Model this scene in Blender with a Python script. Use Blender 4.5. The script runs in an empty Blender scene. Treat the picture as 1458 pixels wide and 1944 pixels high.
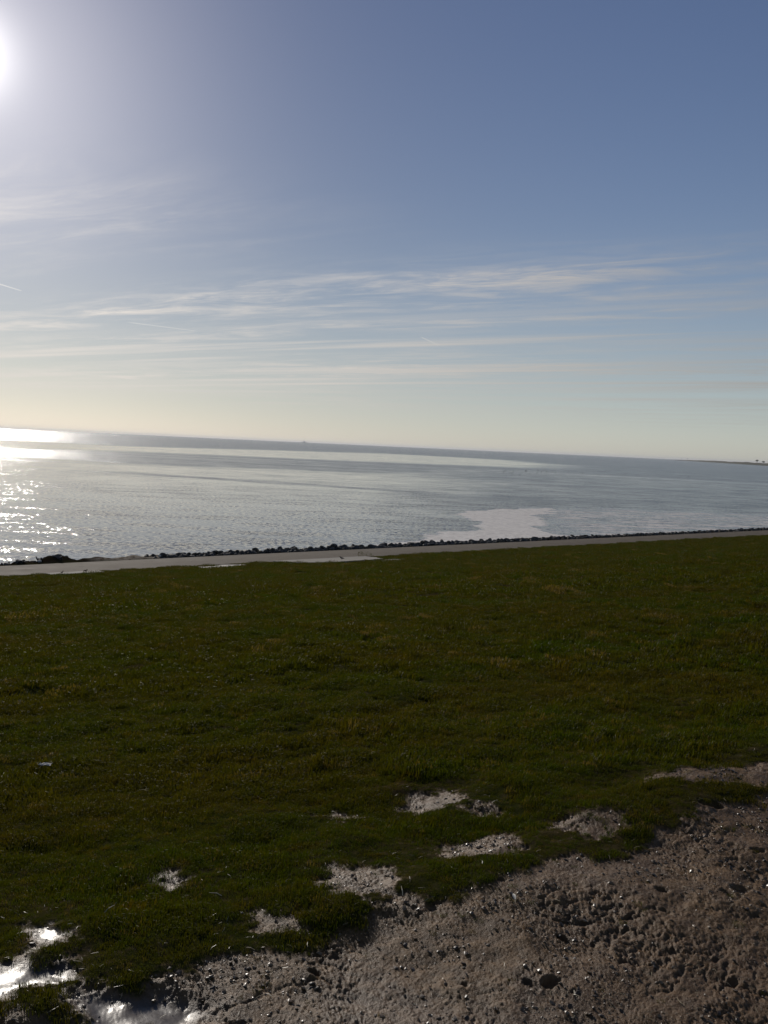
import bpy, math, random
import numpy as np
from mathutils import Vector, Matrix
rng = np.random.default_rng(7)
random.seed(7)
C = bpy.context.scene.collection
SC = bpy.context.scene
# ------------------------------------------------------------------ camera, sky, sun, exposure
# World: X runs along the dike, Y runs out to sea, the dike-foot path is z = 0, the tidal water z = -1.
def make_camera():
    az, pt, ro = math.radians(40), math.radians(-4.1), math.radians(2.63)
    F = Vector((math.sin(az)*math.cos(pt), math.cos(az)*math.cos(pt), math.sin(pt)))
    R = Vector((math.cos(az), -math.sin(az), 0)); U = R.cross(F)
    X = math.cos(ro)*R + math.sin(ro)*U; Y = -math.sin(ro)*R + math.cos(ro)*U
    cd = bpy.data.cameras.new('camera'); co = bpy.data.objects.new('camera', cd); C.objects.link(co)
    m = Matrix((X, Y, -F)).transposed().to_4x4(); m.translation = (0, 0, 8); co.matrix_world = m
    cd.sensor_fit = 'VERTICAL'; cd.sensor_height = 24; cd.lens = 24*1753/1944
    cd.clip_start = .05; cd.clip_end = 200000
    SC.camera = co
make_camera()
SUN_AZ, SUN_EL = math.radians(15.2), math.radians(19.6)
SUN_DIR = Vector((math.sin(SUN_AZ)*math.cos(SUN_EL), math.cos(SUN_AZ)*math.cos(SUN_EL), math.sin(SUN_EL)))
SUN_STRENGTH = 4.4
SKY_STRENGTH = .09
SC.view_settings.view_transform = 'Standard'; SC.view_settings.look = 'None'
SC.view_settings.gamma = 1; SC.view_settings.use_curve_mapping = False
SC.view_settings.exposure = -0.75

class NT:
    """tiny helper that writes node graphs"""
    def __init__(s, tree): s.t = tree; s.n = tree.nodes; s.l = tree.links
    def new(s, typ, **kw):
        nd = s.n.new(typ)
        for k, v in kw.items(): setattr(nd, k, v)
        return nd
    def put(s, sock, v):
        if v is None: return
        if isinstance(v, bpy.types.NodeSocket): s.l.new(v, sock)
        elif isinstance(v, (tuple, list)) and len(v) == 3 and sock.type == 'RGBA': sock.default_value = (*v, 1)
        else: sock.default_value = v
    def m(s, op, a, b=None, c=None, clamp=False):
        nd = s.new('ShaderNodeMath', operation=op, use_clamp=clamp)
        s.put(nd.inputs[0], a); s.put(nd.inputs[1], b); s.put(nd.inputs[2], c); return nd.outputs[0]
    def vm(s, op, a, b=None, out=0):
        nd = s.new('ShaderNodeVectorMath', operation=op); s.put(nd.inputs[0], a); s.put(nd.inputs[1], b)
        return nd.outputs[out]
    def mix(s, f, a, b, mode='MIX'):
        nd = s.new('ShaderNodeMix', data_type='RGBA', blend_type=mode)
        s.put(nd.inputs[0], f); s.put(nd.inputs[6], a); s.put(nd.inputs[7], b); return nd.outputs[2]
    def mixf(s, f, a, b):
        nd = s.new('ShaderNodeMix', data_type='FLOAT')
        s.put(nd.inputs[0], f); s.put(nd.inputs[2], a); s.put(nd.inputs[3], b); return nd.outputs[0]
    def ramp(s, f, lo, hi, a=0., b=1.):
        nd = s.new('ShaderNodeMapRange', interpolation_type='SMOOTHSTEP')
        s.put(nd.inputs[0], f)
        for i, v in enumerate((lo, hi, a, b)): s.put(nd.inputs[i+1], v)
        return nd.outputs[0]
    def noise(s, vec, scale, detail=4, rough=.55, dist=0.):
        nd = s.new('ShaderNodeTexNoise'); s.put(nd.inputs['Vector'], vec)
        s.put(nd.inputs['Scale'], scale); nd.inputs['Detail'].default_value = detail
        nd.inputs['Roughness'].default_value = rough; nd.inputs['Distortion'].default_value = dist
        return nd.outputs[0]
    def comb(s, x, y, z=0.):
        nd = s.new('ShaderNodeCombineXYZ')
        for i, v in enumerate((x, y, z)): s.put(nd.inputs[i], v)
        return nd.outputs[0]
    def sep(s, v):
        nd = s.new('ShaderNodeSeparateXYZ'); s.put(nd.inputs[0], v); return nd.outputs

def make_world():
    w = bpy.data.worlds.new('World'); SC.world = w; w.use_nodes = True
    g = NT(w.node_tree); g.n.clear()
    sky = g.new('ShaderNodeTexSky', sky_type='NISHITA', sun_disc=False)
    sky.sun_elevation = SUN_EL; sky.sun_rotation = SUN_AZ
    sky.air_density = 1.0; sky.dust_density = 0.3; sky.ozone_density = 2.2; sky.altitude = 0
    d = g.new('ShaderNodeTexCoord').outputs['Generated']
    x, y, z = g.sep(d)
    zc = g.m('ADD', g.m('MAXIMUM', z, 0.0), .012)
    px, py = g.m('DIVIDE', x, zc), g.m('DIVIDE', y, zc)
    # streak axes: the cirrus bands run along (0.28,-0.96) on a plane one unit up
    along = g.m('ADD', g.m('MULTIPLY', px, .28), g.m('MULTIPLY', py, -.96))
    acr = g.m('ADD', g.m('MULTIPLY', px, .96), g.m('MULTIPLY', py, .28))
    warp = g.noise(g.comb(g.m('MULTIPLY', along, .35), g.m('MULTIPLY', acr, .6)), 1.0, 3)
    acw = g.m('ADD', acr, g.m('MULTIPLY', g.m('SUBTRACT', warp, .5), .9))
    n1 = g.noise(g.comb(g.m('MULTIPLY', along, .75), g.m('MULTIPLY', acw, 2.6)), 1.0, 8, .68, .5)
    n2 = g.noise(g.comb(g.m('MULTIPLY', along, .22), g.m('MULTIPLY', acw, 1.1), 4.2), 1.0, 5, .55)
    n3 = g.noise(g.comb(g.m('MULTIPLY', along, .10), g.m('MULTIPLY', acr, 1.3), 9.1), 1.0, 6, .6)
    def band(c, wd):
        t = g.m('DIVIDE', g.m('SUBTRACT', acw, c), wd)
        return g.m('EXPONENT', g.m('MULTIPLY', g.m('MULTIPLY', t, t), -1.0))
    bands = g.m('ADD', g.m('ADD', band(4.80, .55), g.m('MULTIPLY', band(5.9, .4), .45)),
                g.m('ADD', g.m('MULTIPLY', band(2.6, .6), g.ramp(py, 2.6, 4.0, 0, .75)), g.m('MULTIPLY', band(9.0, .9), .5)))
    bands = g.m('ADD', bands, g.m('MULTIPLY', g.ramp(acw, 5.2, 9.0), .28))
    dens = g.m('MULTIPLY', g.ramp(n1, .36, .68), bands)
    dens = g.m('MULTIPLY', dens, g.ramp(n2, .30, .62, .25, 1.0), clamp=True)
    veil = g.m('MULTIPLY', g.ramp(acw, 3.2, 10.0), g.ramp(n2, .3, .7, .05, .28))
    n4 = g.noise(g.comb(g.m('MULTIPLY', along, 1.6), g.m('MULTIPLY', acw, 3.6), 2.7), 1.0, 8, .68, .6)
    dens = g.m('MULTIPLY', g.m('MULTIPLY', dens, g.ramp(n4, .36, .60, .35, 1.25)), g.ramp(py, 1.8, 4.2, .5, 1.0), clamp=True)
    far = g.m('MULTIPLY', g.m('MULTIPLY', g.ramp(acr, 5.0, 6.5), g.ramp(acr, 15.0, 10.0)), g.ramp(n3, .46, .68, 0, .75))
    dens = g.m('MAXIMUM', dens, far)
    dens = g.m('MULTIPLY', g.m('MULTIPLY', g.m('ADD', dens, veil), .95, clamp=True), g.ramp(z, .015, .06))
    # scattering towards the sun
    cs = g.m('MAXIMUM', g.vm('DOT_PRODUCT', d, tuple(SUN_DIR), out=1), 0.0)
    c4 = g.m('POWER', cs, 4.0)
    cb = g.m('ADD', g.m('MULTIPLY', c4, 11.5), 4.6)
    cloud = g.mix(1.0, (1.0, .93, .86), g.comb(cb, cb, cb), 'MULTIPLY')
    hz = g.m('EXPONENT', g.m('MULTIPLY', g.m('MAXIMUM', z, 0.0), -5.0))
    tint = g.mix(hz, (1.05, 1.015, 1.21), (1.31, 1.42, 1.53))
    bw = g.new('ShaderNodeRGBToBW'); g.l.new(sky.outputs[0], bw.inputs[0])
    col = g.mix(1.0, g.mix(g.m('MULTIPLY', hz, .52), sky.outputs[0], bw.outputs[0]), tint, 'MULTIPLY')
    sup = g.m('DIVIDE', 1.0, g.m('ADD', 1.0, g.m('MULTIPLY', g.m('POWER', cs, 6.0), g.m('ADD', g.m('MULTIPLY', hz, 1.0), .36))))
    col = g.mix(1.0, col, g.comb(sup, sup, sup), 'MULTIPLY')
    col = g.mix(dens, col, cloud)
    for a0, e0, a1, e1, w0, w1, st in ((16.4, 8.2, 18.3, 7.79, .020, .008, .8), (41.75, 6.73, 42.9, 6.26, .012, .006, .55), (24.1, 6.55, 28.1, 6.33, .05, .02, .35)):
        A, B = [Vector((math.sin(math.radians(a)), math.cos(math.radians(a)), 0))/(math.tan(math.radians(e))+.012/math.cos(math.radians(e))) for a, e in ((a0, e0), (a1, e1))]
        e = B-A; L = e.length; u = e/L; rel = g.vm('SUBTRACT', g.comb(px, py, 0.), tuple(A))
        t = g.m('DIVIDE', g.vm('DOT_PRODUCT', rel, tuple(u), out=1), L); w = g.m('ABSOLUTE', g.vm('DOT_PRODUCT', rel, (-u.y, u.x, 0), out=1))
        wd = g.m('ADD', w0, g.m('MULTIPLY', g.m('MAXIMUM', t, 0.0), w1-w0)); f = g.m('MULTIPLY', g.ramp(g.m('DIVIDE', w, g.m('MAXIMUM', wd, .001)), 1.0, .2), g.m('MULTIPLY', g.ramp(t, -.02, .12), g.ramp(t, 1.02, .97)))
        col = g.mix(g.m('MULTIPLY', f, st), col, g.mix(1.0, (1.0, .97, .92), g.comb(g.m('ADD', cb, 1.5), g.m('ADD', cb, 1.5), g.m('ADD', cb, 1.5)), 'MULTIPLY'))
    aur = g.m('ADD', g.m('MULTIPLY', g.m('POWER', cs, 1600.0), 16.0), g.m('ADD', g.m('MULTIPLY', g.m('POWER', cs, 70.0), 3.4), g.m('MULTIPLY', g.m('POWER', cs, 260.0), 3.0)))
    col = g.mix(1.0, col, g.mix(1.0, (1.0, .95, .90), g.comb(aur, aur, aur), 'MULTIPLY'), 'ADD')
    bg = g.new('ShaderNodeBackground'); g.put(bg.inputs[0], col); bg.inputs[1].default_value = SKY_STRENGTH
    o = g.new('ShaderNodeOutputWorld'); g.l.new(bg.outputs[0], o.inputs[0])
make_world()
sl = bpy.data.lights.new('sun', 'SUN'); sl.energy = SUN_STRENGTH; sl.angle = math.radians(.55); sl.color = (1, .93, .84)
so = bpy.data.objects.new('sun', sl); C.objects.link(so)
so.rotation_euler = SUN_DIR.to_track_quat('Z', 'Y').to_euler()
SC.cycles.max_bounces = 6; SC.cycles.sample_clamp_indirect = 4

# ------------------------------------------------------------------ helpers
def hsh(ix, iy, seed):
    h = (ix.astype(np.int64)*374761393 + iy.astype(np.int64)*668265263 + seed*1442695041) & 0xFFFFFFFF
    h = ((h ^ (h >> 13))*1274126177) & 0xFFFFFFFF
    return (h ^ (h >> 16)) & 0xFFFFFFFF
def gnoise(x, y, seed=0):
    """gradient noise, about -1..1"""
    xi = np.floor(x); yi = np.floor(y); fx = x-xi; fy = y-yi
    u = fx*fx*fx*(fx*(fx*6-15)+10); v = fy*fy*fy*(fy*(fy*6-15)+10)
    def gr(ix, iy, dx, dy):
        a = hsh(ix, iy, seed)*(2*math.pi/4294967296.0)
        return np.cos(a)*dx + np.sin(a)*dy
    a = gr(xi, yi, fx, fy); b = gr(xi+1, yi, fx-1, fy); c = gr(xi, yi+1, fx, fy-1); d = gr(xi+1, yi+1, fx-1, fy-1)
    return (a+(b-a)*u + ((c+(d-c)*u)-(a+(b-a)*u))*v)*1.5
def fbm(x, y, scale, octv=4, seed=0, rough=.5):
    s = 0; a = 1; f = scale; t = 0
    for i in range(octv):
        s = s + a*gnoise(x*f+17.3*i, y*f-9.1*i, seed+i); t += a; a *= rough; f *= 2.03
    return s/t
def sstep(a, b, x):
    t = np.clip((x-a)/(b-a), 0, 1); return t*t*(3-2*t)
def sdf(px, py, poly):
    """signed distance to a polygon, positive inside"""
    P = np.array(poly, float); d = np.full(px.shape, 1e18); ins = np.zeros(px.shape, bool)
    for i in range(len(P)):
        a = P[i]; b = P[(i+1) % len(P)]; e = b-a
        wx = px-a[0]; wy = py-a[1]
        t = np.clip((wx*e[0]+wy*e[1])/max(e@e, 1e-12), 0, 1)
        d = np.minimum(d, (wx-e[0]*t)**2+(wy-e[1]*t)**2)
        c = (a[1] > py) != (b[1] > py)
        with np.errstate(divide='ignore', invalid='ignore'):
            xs = a[0]+(py-a[1])*e[0]/(e[1] if e[1] != 0 else 1e-12)
        ins ^= c & (px < xs)
    d = np.sqrt(d); return np.where(ins, d, -d)
def mesh_np(name, verts, faces, mat, parent=None, smooth=True, attrs=None, nlen=4):
    me = bpy.data.meshes.new(name)
    verts = np.asarray(verts, np.float32); faces = np.asarray(faces, np.int32)
    me.vertices.add(len(verts)); me.vertices.foreach_set('co', verts.ravel())
    me.loops.add(faces.size); me.loops.foreach_set('vertex_index', faces.ravel())
    me.polygons.add(len(faces)); me.polygons.foreach_set('loop_start', np.arange(0, faces.size, nlen, dtype=np.int32))
    me.polygons.foreach_set('loop_total', np.full(len(faces), nlen, np.int32))
    me.polygons.foreach_set('use_smooth', np.full(len(faces), smooth))
    me.update(calc_edges=True)
    for k, v in (attrs or {}).items():
        at = me.attributes.new(k, 'FLOAT', 'POINT'); at.data.foreach_set('value', np.asarray(v, np.float32))
    if mat: me.materials.append(mat)
    o = bpy.data.objects.new(name, me); C.objects.link(o); o.parent = parent
    return o
def grid_faces(nr, nc, wrap=False):
    i = np.arange(nr-1)[:, None]; j = np.arange(nc if wrap else nc-1)[None, :]; j2 = (j+1) % nc
    a = i*nc+j; b = i*nc+j2; c = (i+1)*nc+j2; d = (i+1)*nc+j
    return np.stack([a, b, c, d], -1).reshape(-1, 4)[:, ::-1]
def pydata(name, v, f, mat, parent=None, smooth=False):
    me = bpy.data.meshes.new(name); me.from_pydata([tuple(map(float, p)) for p in v], [], [tuple(map(int, q)) for q in f]); me.update()
    if mat: me.materials.append(mat)
    if smooth: me.polygons.foreach_set('use_smooth', [True]*len(me.polygons))
    o = bpy.data.objects.new(name, me); C.objects.link(o); o.parent = parent
    return o
def tag(o, label=None, cat=None, group=None, kind=None):
    if label: o['label'] = label
    if cat: o['category'] = cat
    if group: o['group'] = group
    if kind: o['kind'] = kind
    return o
def empty(name, loc, rz=0., scale=1.):
    o = bpy.data.objects.new(name, None); C.objects.link(o); o.location = loc; o.rotation_euler = (0, 0, rz)
    o.scale = (scale,)*3; o.empty_display_size = .1; return o
def mat(name):
    m = bpy.data.materials.new(name); m.use_nodes = True; g = NT(m.node_tree)
    b = g.n['Principled BSDF']; return m, g, b
def attr(g, name):
    nd = g.new('ShaderNodeAttribute'); nd.attribute_name = name; return nd.outputs['Fac']
def pos(g): return g.new('ShaderNodeNewGeometry').outputs['Position']

# ------------------------------------------------------------------ shape of the dike
FOOT = 51.2
def zbase(y):
    t = np.clip((y-2.6)/(FOOT-2.6), 0, 1)
    z = 6.3*(1-t)**1.2
    z = np.where(y < -2.5, 6.3-(-2.5-y)*.33, z)          # landward side
    z = np.maximum(z, 0.0)
    z = np.where(y < -30, 0.2, z)
    z = np.where(y > FOOT, -.06, z)
    z = np.where(y > 55.1, -.06-np.minimum((y-55.1)*.40, 3.0), z)   # under the stones, down to the sea bed
    return z
MUD = [[(0.95,1.2),(1.0,2.35),(1.1,2.63),(1.17,2.52),(1.31,2.57),(1.41,2.51),(1.59,2.6),(1.67,2.52),(1.75,2.45),(1.96,2.45),(2.09,2.47),(2.31,2.55),(2.45,2.4),
        (2.63,2.39),(2.94,2.4),(3.15,2.35),(3.21,2.24),(3.51,2.26),(3.89,2.28),(4.47,2.21),(5.23,2.17),(8,2.2),(30,2.3),(30,.4),(8,.3)],
       [(2.16,2.9),(2.3,2.94),(2.41,2.87),(2.44,2.77),(2.31,2.61),(2.19,2.63),(2.13,2.72)],
       [(2.72,2.78),(2.94,2.84),(3.1,2.73),(3.08,2.62),(2.93,2.55),(2.78,2.62)],
       [(3.38,2.69),(3.54,2.6),(3.62,2.52),(3.51,2.42),(3.34,2.47),(3.31,2.56)],
       [(4.18,2.71),(4.39,2.63),(4.86,2.4),(5.51,2.29),(7.5,2.3),(7.5,2.0),(5.06,2.09),(4.59,2.26),(4.31,2.49)],
       [(3.28,3.57),(3.44,3.42),(3.32,3.27),(3.14,3.34),(3.13,3.49)],
       [(2.78,3.67),(2.86,3.64),(2.88,3.51),(2.78,3.52)], [(3.32,3.15),(3.39,3.09),(3.33,3.01),(3.28,3.09)],
       [(1.74,3.39),(1.79,3.37),(1.71,3.25),(1.7,3.29)], [(1.77,2.78),(1.91,2.68),(1.87,2.59),(1.76,2.66)],
       ]
PUD = [[(0.6,2.86),(0.9,2.95),(1.02,2.92),(1.12,2.81),(1.09,2.72),(0.98,2.75),(0.6,2.70)],
       [(1.16,3.23),(1.21,3.2),(1.18,3.04),(1.13,3.0),(1.1,3.09)], [(0.8,2.58),(0.99,2.53),(1.03,2.48),(0.99,2.37),(0.8,2.40)],
       [(1.05,2.62),(1.12,2.63),(1.20,2.52),(1.30,2.50),(1.35,2.36),(1.25,2.25),(1.02,2.30)]]
SAND = [[(27.4,50.4),(29.6,51.3),(31.0,50.3),(29.4,49.3),(27.4,49.6)], [(39.6,48.2),(41.6,47.4),(41.4,46.0),(39.2,46.6)]]
def mud_amount(x, y, soft=False):
    """1 where the turf is worn through to bare earth"""
    m = np.zeros(x.shape)
    near = (np.abs(y-2) < 3.0) & (x > -2) & (x < 40)
    xs, ys = x[near], y[near]
    if xs.size:
        n = fbm(xs, ys, 2.6, 7, 3, .78)*.27; nf = fbm(xs, ys, 8.5, 5, 14, .78)*.16
        best = np.full(xs.shape, -9.)
        for k, p in enumerate(MUD+PUD):
            d = sdf(xs, ys, p)
            best = np.maximum(best, d+(.0 if k == 0 else .03)+(n*.8+nf*.5 if k == 0 else n*.25+nf))
        m[near] = sstep(-.30, .0, best+fbm(xs, ys, 9, 4, 13, .7)*.12) if soft else sstep(-.02, .02, best)
    far = (y > 43) & (y < 53) & (x > 20) & (x < 50)
    xs, ys = x[far], y[far]
    if xs.size:
        n = fbm(xs, ys, 1.1, 4, 8)*1.0
        for p in SAND:
            m[far] = np.maximum(m[far], sstep(-.15, .15, sdf(xs, ys, p)+n))
    return m
def wet_amount(x, y):
    w = np.zeros(x.shape); near = (np.abs(y-2.6) < 1.5) & (x < 3) & (x > -1)
    xs, ys = x[near], y[near]
    if xs.size:
        b = np.full(xs.shape, -9.); n = fbm(xs, ys, 5, 3, 31)*.05
        for p in PUD: b = np.maximum(b, sdf(xs, ys, p)+n)
        w[near] = sstep(-.05, .06, b)
    return w
HOOVES = [(2.56,1.95,.030),(2.3,1.8,.040),(2.24,1.83,.026),(1.74,2.32,.032),(3.41,1.76,.04),(3.33,1.78,.03),(3.13,1.94,.03),(4.06,2.28,.05),(2.79,1.45,.035),(1.87,2.37,.022),(2.08,1.97,.02),(3.8,1.9,.03)]
hr = np.random.default_rng(11)
for _ in range(130):
    HOOVES.append((hr.uniform(.6, 9.0), hr.uniform(.5, 2.7), hr.uniform(.010, .026)))
def ground_z(x, y, full=True):
    z = zbase(y)
    amp = np.where((y > -4) & (y < FOOT-1.0), 1, 0)*sstep(FOOT-.4, FOOT-3, y)
    z = z + amp*(fbm(x, y, .28, 3, 21)*.10 + fbm(x, y, 1.5, 4, 22)*.075*(1-.4*sstep(2.9, 2.4, y)))
    # low turf mound and shingle bank beyond the path
    bk = sstep(22.5, 20.0, x)*sstep(54.9, 56.0, y)*sstep(60.2, 57.8, y)
    z = z + bk*(.48+fbm(x, y, .9, 4, 5)*.35)
    bs = sstep(29.5, 27.5, x)*sstep(19.5, 21.5, x)*sstep(55.1, 56.2, y)*sstep(59.6, 58.0, y)
    z = z + bs*(.62+fbm(x, y, 1.2, 3, 6)*.12)
    if not full: return z
    near = (np.hypot(x, y) < 10.5)
    m = mud_amount(x, y); w = wet_amount(x, y)
    xs, ys, ms, ws = x[near], y[near], m[near], w[near]
    if xs.size:
        r1 = fbm(xs, ys, 9, 5, 41, .62)
        calm = sstep(-.15, .35, fbm(xs, ys, 1.6, 3, 44)+.05)
        rough = (.35+.65*calm)*(1-.9*ws)
        fl = sstep(-.1, .3, fbm(xs, ys, 3.1, 4, 46, .6))
        dz = (r1*.014*rough + (1-np.abs(fbm(xs+.04*r1, ys*1.25, 24, 4, 42, .6))*2.2)*.005*rough
              + np.minimum(fbm(xs, ys*1.2, 38, 3, 45, .6)+.1, 0)*.009*rough + fbm(xs, ys*1.3, 85, 3, 43, .7)*(.0035+.0055*fl)*(1-.85*ws)
              - .008*sstep(.09, 0, np.abs(fbm(xs, ys*1.4, 4.5, 4, 48, .6)))*sstep(-.1, .35, fbm(xs, ys, 2.0, 2, 49))*(1-ws))
        hz = np.zeros(xs.shape)
        order = np.argsort(xs); sx = xs[order]
        for (cx, cy, r) in HOOVES:
            r = r*.8
            a, b = np.searchsorted(sx, [cx-3*r, cx+3*r]); idx = order[a:b]
            if idx.size == 0: continue
            dx, dy = xs[idx]-cx, ys[idx]-cy
            k = np.abs(dy) < 3*r; idx = idx[k]; dx = dx[k]; dy = dy[k]
            q = np.hypot(dx*1.2+dy*.35*math.sin(cx*50), dy*(1+.3*math.cos(cy*70)))/r+.55*r1[idx]+.25*np.sin(np.arctan2(dy, dx)*2+cx*40)
            q = np.maximum(q, 0)
            hz[idx] += (-np.exp(-(q**4)*.9)*r*.8 + np.exp(-((q-1.35)/.38)**2)*r*.15)*(1 if r > .037 else .75)
        z = z.copy()
        z[near] += ms*(dz+hz*(1-ws*.7)-.010)-ws*.022
    return z

# ------------------------------------------------------------------ materials of the ground
def mat_ground():
    m, g, b = mat('soil_and_turf')
    p = pos(g); mud = attr(g, 'mud'); wet = attr(g, 'wet'); yy = g.sep(p)[1]
    n1 = g.noise(p, .9, 5); n2 = g.noise(p, 14, 6, .65); n3 = g.noise(p, 110, 5, .7); n4 = g.noise(p, .22, 3)
    turf = g.mix(g.ramp(n1, .35, .7), (.030, .034, .008), (.050, .036, .014))
    turf = g.mix(g.ramp(n2, .5, .65, 0, .8), turf, (.075, .055, .028)); turf = g.mix(g.ramp(n3, .5, .7, 0, .6), turf, (.015, .014, .006))
    earth = g.mix(g.ramp(n2, .3, .7), (.082, .043, .013), (.205, .115, .043))
    earth = g.mix(g.ramp(n1, .42, .68, 0, .55), earth, (.12, .063, .026))
    earth = g.mix(g.ramp(n3, .55, .8, 0, .6), earth, (.045, .032, .018))
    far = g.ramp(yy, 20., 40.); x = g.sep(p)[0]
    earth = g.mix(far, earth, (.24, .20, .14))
    earth = g.mix(g.m('MULTIPLY', wet, .75), earth, (.035, .026, .016))
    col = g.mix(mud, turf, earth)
    shore = g.ramp(yy, 55.0, 55.6)
    bankc = g.mix(g.ramp(x, 22.6, 24.0), g.mix(g.ramp(n2, .4, .6), (.026, .018, .010), (.014, .013, .008)), g.mix(g.ramp(g.noise(p, 3.5, 5, .7), .45, .62), (.30, .26, .2), (.10, .07, .045)))
    col = g.mix(shore, col, bankc)
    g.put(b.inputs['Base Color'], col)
    damp = g.m('MAXIMUM', wet, g.m('MULTIPLY', g.ramp(n1, .36, .60), g.ramp(x, 2.9, .9, .12, 1.0)))
    r = g.mixf(g.m('MULTIPLY', mud, 1.0), .95, g.mixf(damp, .50, g.mixf(wet, .40, .30)))
    g.put(b.inputs['Roughness'], g.m('MAXIMUM', r, g.m('MULTIPLY', shore, .9)))
    g.put(b.inputs['Specular IOR Level'], g.m('MULTIPLY', g.m('SUBTRACT', 1.0, shore), g.mixf(mud, .0, g.mixf(damp, .17, g.mixf(wet, .45, .65)))))
    bp = g.new('ShaderNodeBump'); g.put(bp.inputs['Strength'], g.m('SUBTRACT', .9, g.m('MULTIPLY', wet, .82))); bp.inputs['Distance'].default_value = .012
    g.put(bp.inputs['Height'], g.m('ADD', g.m('MULTIPLY', n2, .8), g.m('MULTIPLY', n3, .5)))
    g.l.new(bp.outputs[0], b.inputs['Normal'])
    return m
M_ground = mat_ground()
def build_ground():
    # fine where one stands close to it, coarse elsewhere: rings round the place one stands
    az = np.concatenate([np.arange(-180, 10, 2.0), np.arange(10, 72, .072), np.arange(72, 180, 2.0)])
    az = np.radians(az)
    r = [1.2]
    while r[-1] < 260:
        r.append(r[-1]*(1.01 if r[-1] < 1.9 else 1.0023 if r[-1] < 6.2 else 1.006 if r[-1] < 9 else 1.016))
    r = np.array([.05, .6]+r)
    R, A = np.meshgrid(r, az, indexing='ij')
    x = (R*np.sin(A)).ravel(); y = (R*np.cos(A)).ravel()
    z = ground_z(x, y); m = mud_amount(x, y); w = wet_amount(x, y)
    o = mesh_np('ground', np.stack([x, y, z], 1), grid_faces(len(r), len(az), True), M_ground, attrs={'mud': m, 'wet': w})
    tag(o, kind='structure')
    # the dike goes on along the coast and the polder behind it
    xs = np.array([-9000, -3000, -1000, -400, -244, 0, 244, 400, 1000, 3000, 9000.])
    ys = np.array([-9000, -3000, -500, -100, -30.1, -21.6, -10, -2.5, 0, 2.6, 6, 10, 15, 20, 26, 32, 38, 44, 48, 50, 51.1, 51.3, 55.1, 58, 62.6, 80])
    X, Y = np.meshgrid(xs, ys, indexing='ij'); x = X.ravel(); y = Y.ravel()
    z = zbase(y) - np.where(np.hypot(x, y) < 250, 1.2, .05)
    f = grid_faces(len(xs), len(ys))[:, ::-1]
    o = mesh_np('terrain', np.stack([x, y, z], 1), f, M_ground, smooth=False, attrs={'mud': x*0, 'wet': x*0})
    tag(o, kind='structure')
build_ground()

# ------------------------------------------------------------------ the tidal water
WZ = -1.0
Z = dict(
 lens=[(60,900),(166,782),(230,737),(282,622),(447,717),(687,824),(712,648),(559,457),(400,363),(330,395),(265,425),(205,453),(137,440),(60,470)],
 dark=[(20,440),(88,414),(130,418),(199,440),(257,412),(320,383),(387,351),(831,585),(4034,1564),(880,341),(788,412),(460,324),(323,294),(182,218),(154,247),(117,258),(96,308),(20,330)],
 calm2=[(100,226),(125,200),(134,160),(139,143),(186,183),(181,209),(146,234)],
 chan=[(80,212),(95,208),(105,188),(123,152),(130,136),(139,122),(152,95),(146,91),(132,116),(123,128),(116,143),(99,176),(89,194)],
 dk2=[(101,103),(132,116),(189,98),(221,74),(186,62),(155,80),(134,94),(112,98),(104,97),(87,85),(81,82),(69,78)],
 chan2=[(91,114),(104,111),(105,105),(100,102),(93,107)],
 rflat=[(216,218),(682,356),(500,150),(189,98),(139,122),(139,143)],
 pale_patch=[(47,65.5),(53,65.5),(65,68),(77,76),(99,94),(108,99),(116,98),(99,83),(86,74),(80,66),(80,58),(47,58)],
 wave=[(116,98),(134,94),(155,80),(186,62),(260,50),(120,50),(94,56),(78,60),(80,66),(92,76)])
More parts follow.
